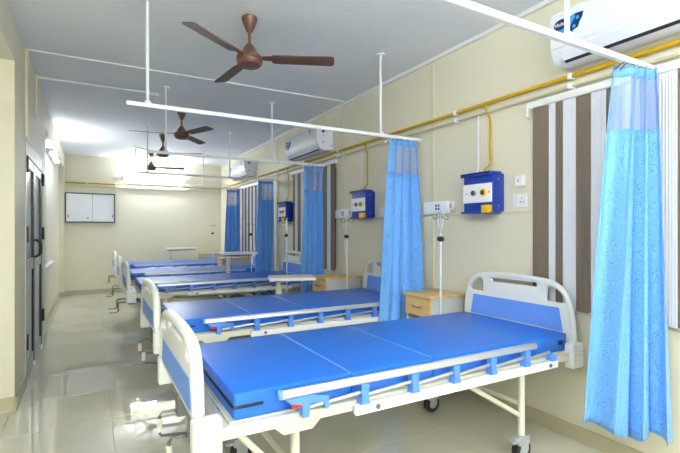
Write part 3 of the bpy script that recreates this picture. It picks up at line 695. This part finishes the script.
# ------------------------------------------------------------------ bedside cabinets
def locker(x0, y0, y1, z, label):
    o = thing('bedside_cabinet', label, 'cabinet', (x0, (y0 + y1) / 2, 0), group='wooden topped bedside cabinets')
    D = 2.485 - x0; h = (y1 - y0) / 2
    b = MB(); T = 0.016
    b.box((0.012, -h, 0.07), (D, -h + T, z - 0.022), 0.002, 1); b.box((0.012, h - T, 0.07), (D, h, z - 0.022), 0.002, 1); b.box((D - T, -h + T, 0.07), (D, h - T, z - 0.022))
    b.box((0.02, -h + T, 0.07), (D - T, h - T, 0.086)); b.box((0.02, -h + T, z - 0.30), (D - T, h - T, z - 0.286)); b.box((0.02, -h + T, 0.40), (D - T, h - T, 0.412))
    b.build('carcass', 'cabinet_grey', o)
    MB().box((-0.012, -h - 0.012, z - 0.022), (D, h + 0.012, z), 0.004, 2).build('top_board', 'wood_pale', o)
    dr = MB().box((0.0, -h + 0.004, z - 0.165), (0.014, h - 0.004, z - 0.026), 0.002, 1).build('drawer', 'wood_pale', o)
    MB().tube(catmull([(0.0, 0.05, z - 0.09), (-0.018, 0.04, z - 0.094), (-0.022, 0, z - 0.096), (-0.018, -0.04, z - 0.094), (0.0, -0.05, z - 0.09)], 3), 0.004, 6).build('drawer_pull', 'steel_grey', dr)
    do = MB().box((0.0, -h + 0.004, 0.075), (0.014, h - 0.004, 0.40), 0.002, 1).build('door', 'wood_pale', o)
    MB().tube([(0.0, -h + 0.05, 0.30), (-0.02, -h + 0.05, 0.30), (-0.02, -h + 0.05, 0.36), (0.0, -h + 0.05, 0.36)], 0.004, 6).build('door_pull', 'steel_grey', do)
    for sx in (0.05, D - 0.05):
        for sy in (-1, 1): MB().cyl((sx, sy * (h - 0.05), 0.0), (sx, sy * (h - 0.05), 0.072), 0.018, n=10).build('foot', 'rubber', o)
locker(2.15, 2.477, 2.775, 0.765, 'wooden topped bedside cabinet between first curtain and first headboard')
locker(2.06, 3.96, 4.28, 0.765, 'wooden topped bedside cabinet beside the white tray table')
locker(1.95, 7.62, 7.96, 0.765, 'wooden topped bedside cabinet beyond the curtain of the fourth bed')
locker(1.97, 9.32, 9.66, 0.765, 'wooden topped bedside cabinet against the corner by the end wall')

# ------------------------------------------------------------------ tray tables
def tray(x, y, rz, z, wd, dp, label):
    o = thing('tray_table', label, 'table', (x, y, 0), rz, 'overbed tray tables')
    MB().box((-0.10, -dp / 2, z - 0.032), (wd - 0.10, dp / 2, z), 0.010, 3).build('table_top', 'table_white', o)
    MB().box((-0.06, -0.03, z - 0.052), (wd - 0.16, 0.03, z - 0.032), 0.003, 1).build('top_support', 'steel_grey', o)
    MB().box((-0.025, -0.02, 0.06), (0.025, 0.02, z - 0.045), 0.005, 1).build('column', 'ivory_steel', o)
    b = MB(); b.box((-0.03, -dp / 2, 0.055), (0.03, dp / 2, 0.085), 0.006, 1); b.box((0.0, -dp / 2, 0.055), (wd - 0.14, -dp / 2 + 0.04, 0.085), 0.006, 1); b.box((0.0, dp / 2 - 0.04, 0.055), (wd - 0.14, dp / 2, 0.085), 0.006, 1)
    b.build('base_frame', 'ivory_steel', o)
    for px in (0.0, wd - 0.17):
        for s in (-1, 1):
            c = MB().cyl((px, s * (dp / 2 - 0.03), 0.03), (px, s * (dp / 2 - 0.012), 0.03), 0.03, n=14); c.cyl((px, s * (dp / 2 - 0.02), 0.03), (px, s * (dp / 2 - 0.02), 0.06), 0.008, n=8); c.build('castor', 'rubber', o)
tray(1.645, 4.195, math.radians(-18), 0.78, 0.46, 0.34, 'white tray table standing beside the second wooden bedside cabinet')
tray(1.70, 6.30, 0.0, 0.93, 0.50, 0.28, 'tall white tray table standing between the third and fourth beds')
tray(1.40, 9.50, 0.0, 0.885, 0.62, 0.30, 'white tray table standing against the end wall')

# ------------------------------------------------------------------ end wall: cabinet and tube lamps; then added fill lamps out of view
o = thing('wall_cabinet', 'white two-door cabinet with dark frame hung on the end wall', 'cabinet', (-0.035, YB, 1.395))
b = MB(); b.box((-0.425, -0.08, 0), (0.425, 0, 0.02)); b.box((-0.425, -0.08, 0.555), (0.425, 0, 0.575)); b.box((-0.425, -0.08, 0.02), (-0.405, 0, 0.555)); b.box((0.405, -0.08, 0.02), (0.425, 0, 0.555)); b.box((-0.405, -0.02, 0.02), (0.405, 0, 0.555))
b.build('frame', 'board_frame', o)
dl = MB().box((-0.404, -0.074, 0.021), (0.035, -0.056, 0.554), 0.002, 1).build('door', 'board_white', o)
dr = MB().box((0.025, -0.054, 0.021), (0.404, -0.036, 0.554), 0.002, 1).build('door', 'board_white', o)
MB().box((0.030, -0.077, 0.022), (0.038, -0.072, 0.553)).build('edge_strip', 'outlet_grey', dl)
MB().cyl((-0.045, -0.072, 0.09), (-0.045, -0.082, 0.09), 0.015).build('lock', 'steel_grey', dl)
MB().box((-0.38, -0.077, 0.09), (-0.365, -0.072, 0.16)).build('finger_pull', 'steel_grey', dl)
MB().box((0.37, -0.057, 0.09), (0.385, -0.052, 0.16)).build('finger_pull', 'steel_grey', dr)
def tube_lamp(loc, rz, L, m, label, r=0.014):
    o = thing('tube_lamp', label, 'lamp', loc, rz, 'wall tube lamps')
    MB().box((-L / 2, -0.05, -0.03), (L / 2, 0, 0.03), 0.006, 2).build('batten', 'metal_white', o)
    MB().cyl((-L / 2 + 0.03, -0.075, 0), (L / 2 - 0.03, -0.075, 0), r, n=14).build('tube', m, o)
    for s in (-1, 1): MB().box((s * L / 2 - 0.018 - 0.012 * s, -0.095, -0.022), (s * L / 2 + 0.018 - 0.012 * s, -0.03, 0.022), 0.006, 2).build('lamp_holder', 'metal_white', o)
tube_lamp((1.13, YB, 2.30), 0.0, 1.20, 'lamp_back', 'lit white tube lamp on the end wall above the yellow pipe', 0.02)
tube_lamp((-0.55, 7.6, 2.32), PI / 2, 1.20, 'lamp_left', 'lit white tube lamp under the beam beyond the double door')
tube_lamp((XL, 0.5, 2.52), PI / 2, 1.20, 'fill_near', 'added unseen fill tube lamp on the beam over the corridor opening')  # added out of view to brighten the near half of the ward
tube_lamp((XL, -1.2, 2.52), PI / 2, 1.20, 'fill_near', 'added unseen fill tube lamp on the beam far behind the corridor opening')  # second added fill on the beam, behind the camera
tube_lamp((1.6, YF, 1.95), PI, 1.20, 'fill_front', 'added unseen fill tube lamp on the plain end wall by the window wall')  # added frontal fill behind the camera, no known source there
tube_lamp((0.2, YF, 1.95), PI, 1.20, 'fill_front', 'added unseen fill tube lamp on the plain end wall by the corridor')  # other half of the added frontal fill, also unseen
tag(MB().box((0.36, YB - 0.04, 2.28), (0.43, YB, 2.35), 0.006, 2).build('lamp_starter_box', 'plate_white'), 'small white box on the end wall left of the tube lamp', 'box')
tag(MB().box((-0.55, 6.25, 0.76), (-0.50, 7.9, 0.79), 0.006, 2).build('wall_ledge', 'metal_white'), 'slim white ledge on the wall beyond the double door', 'ledge')
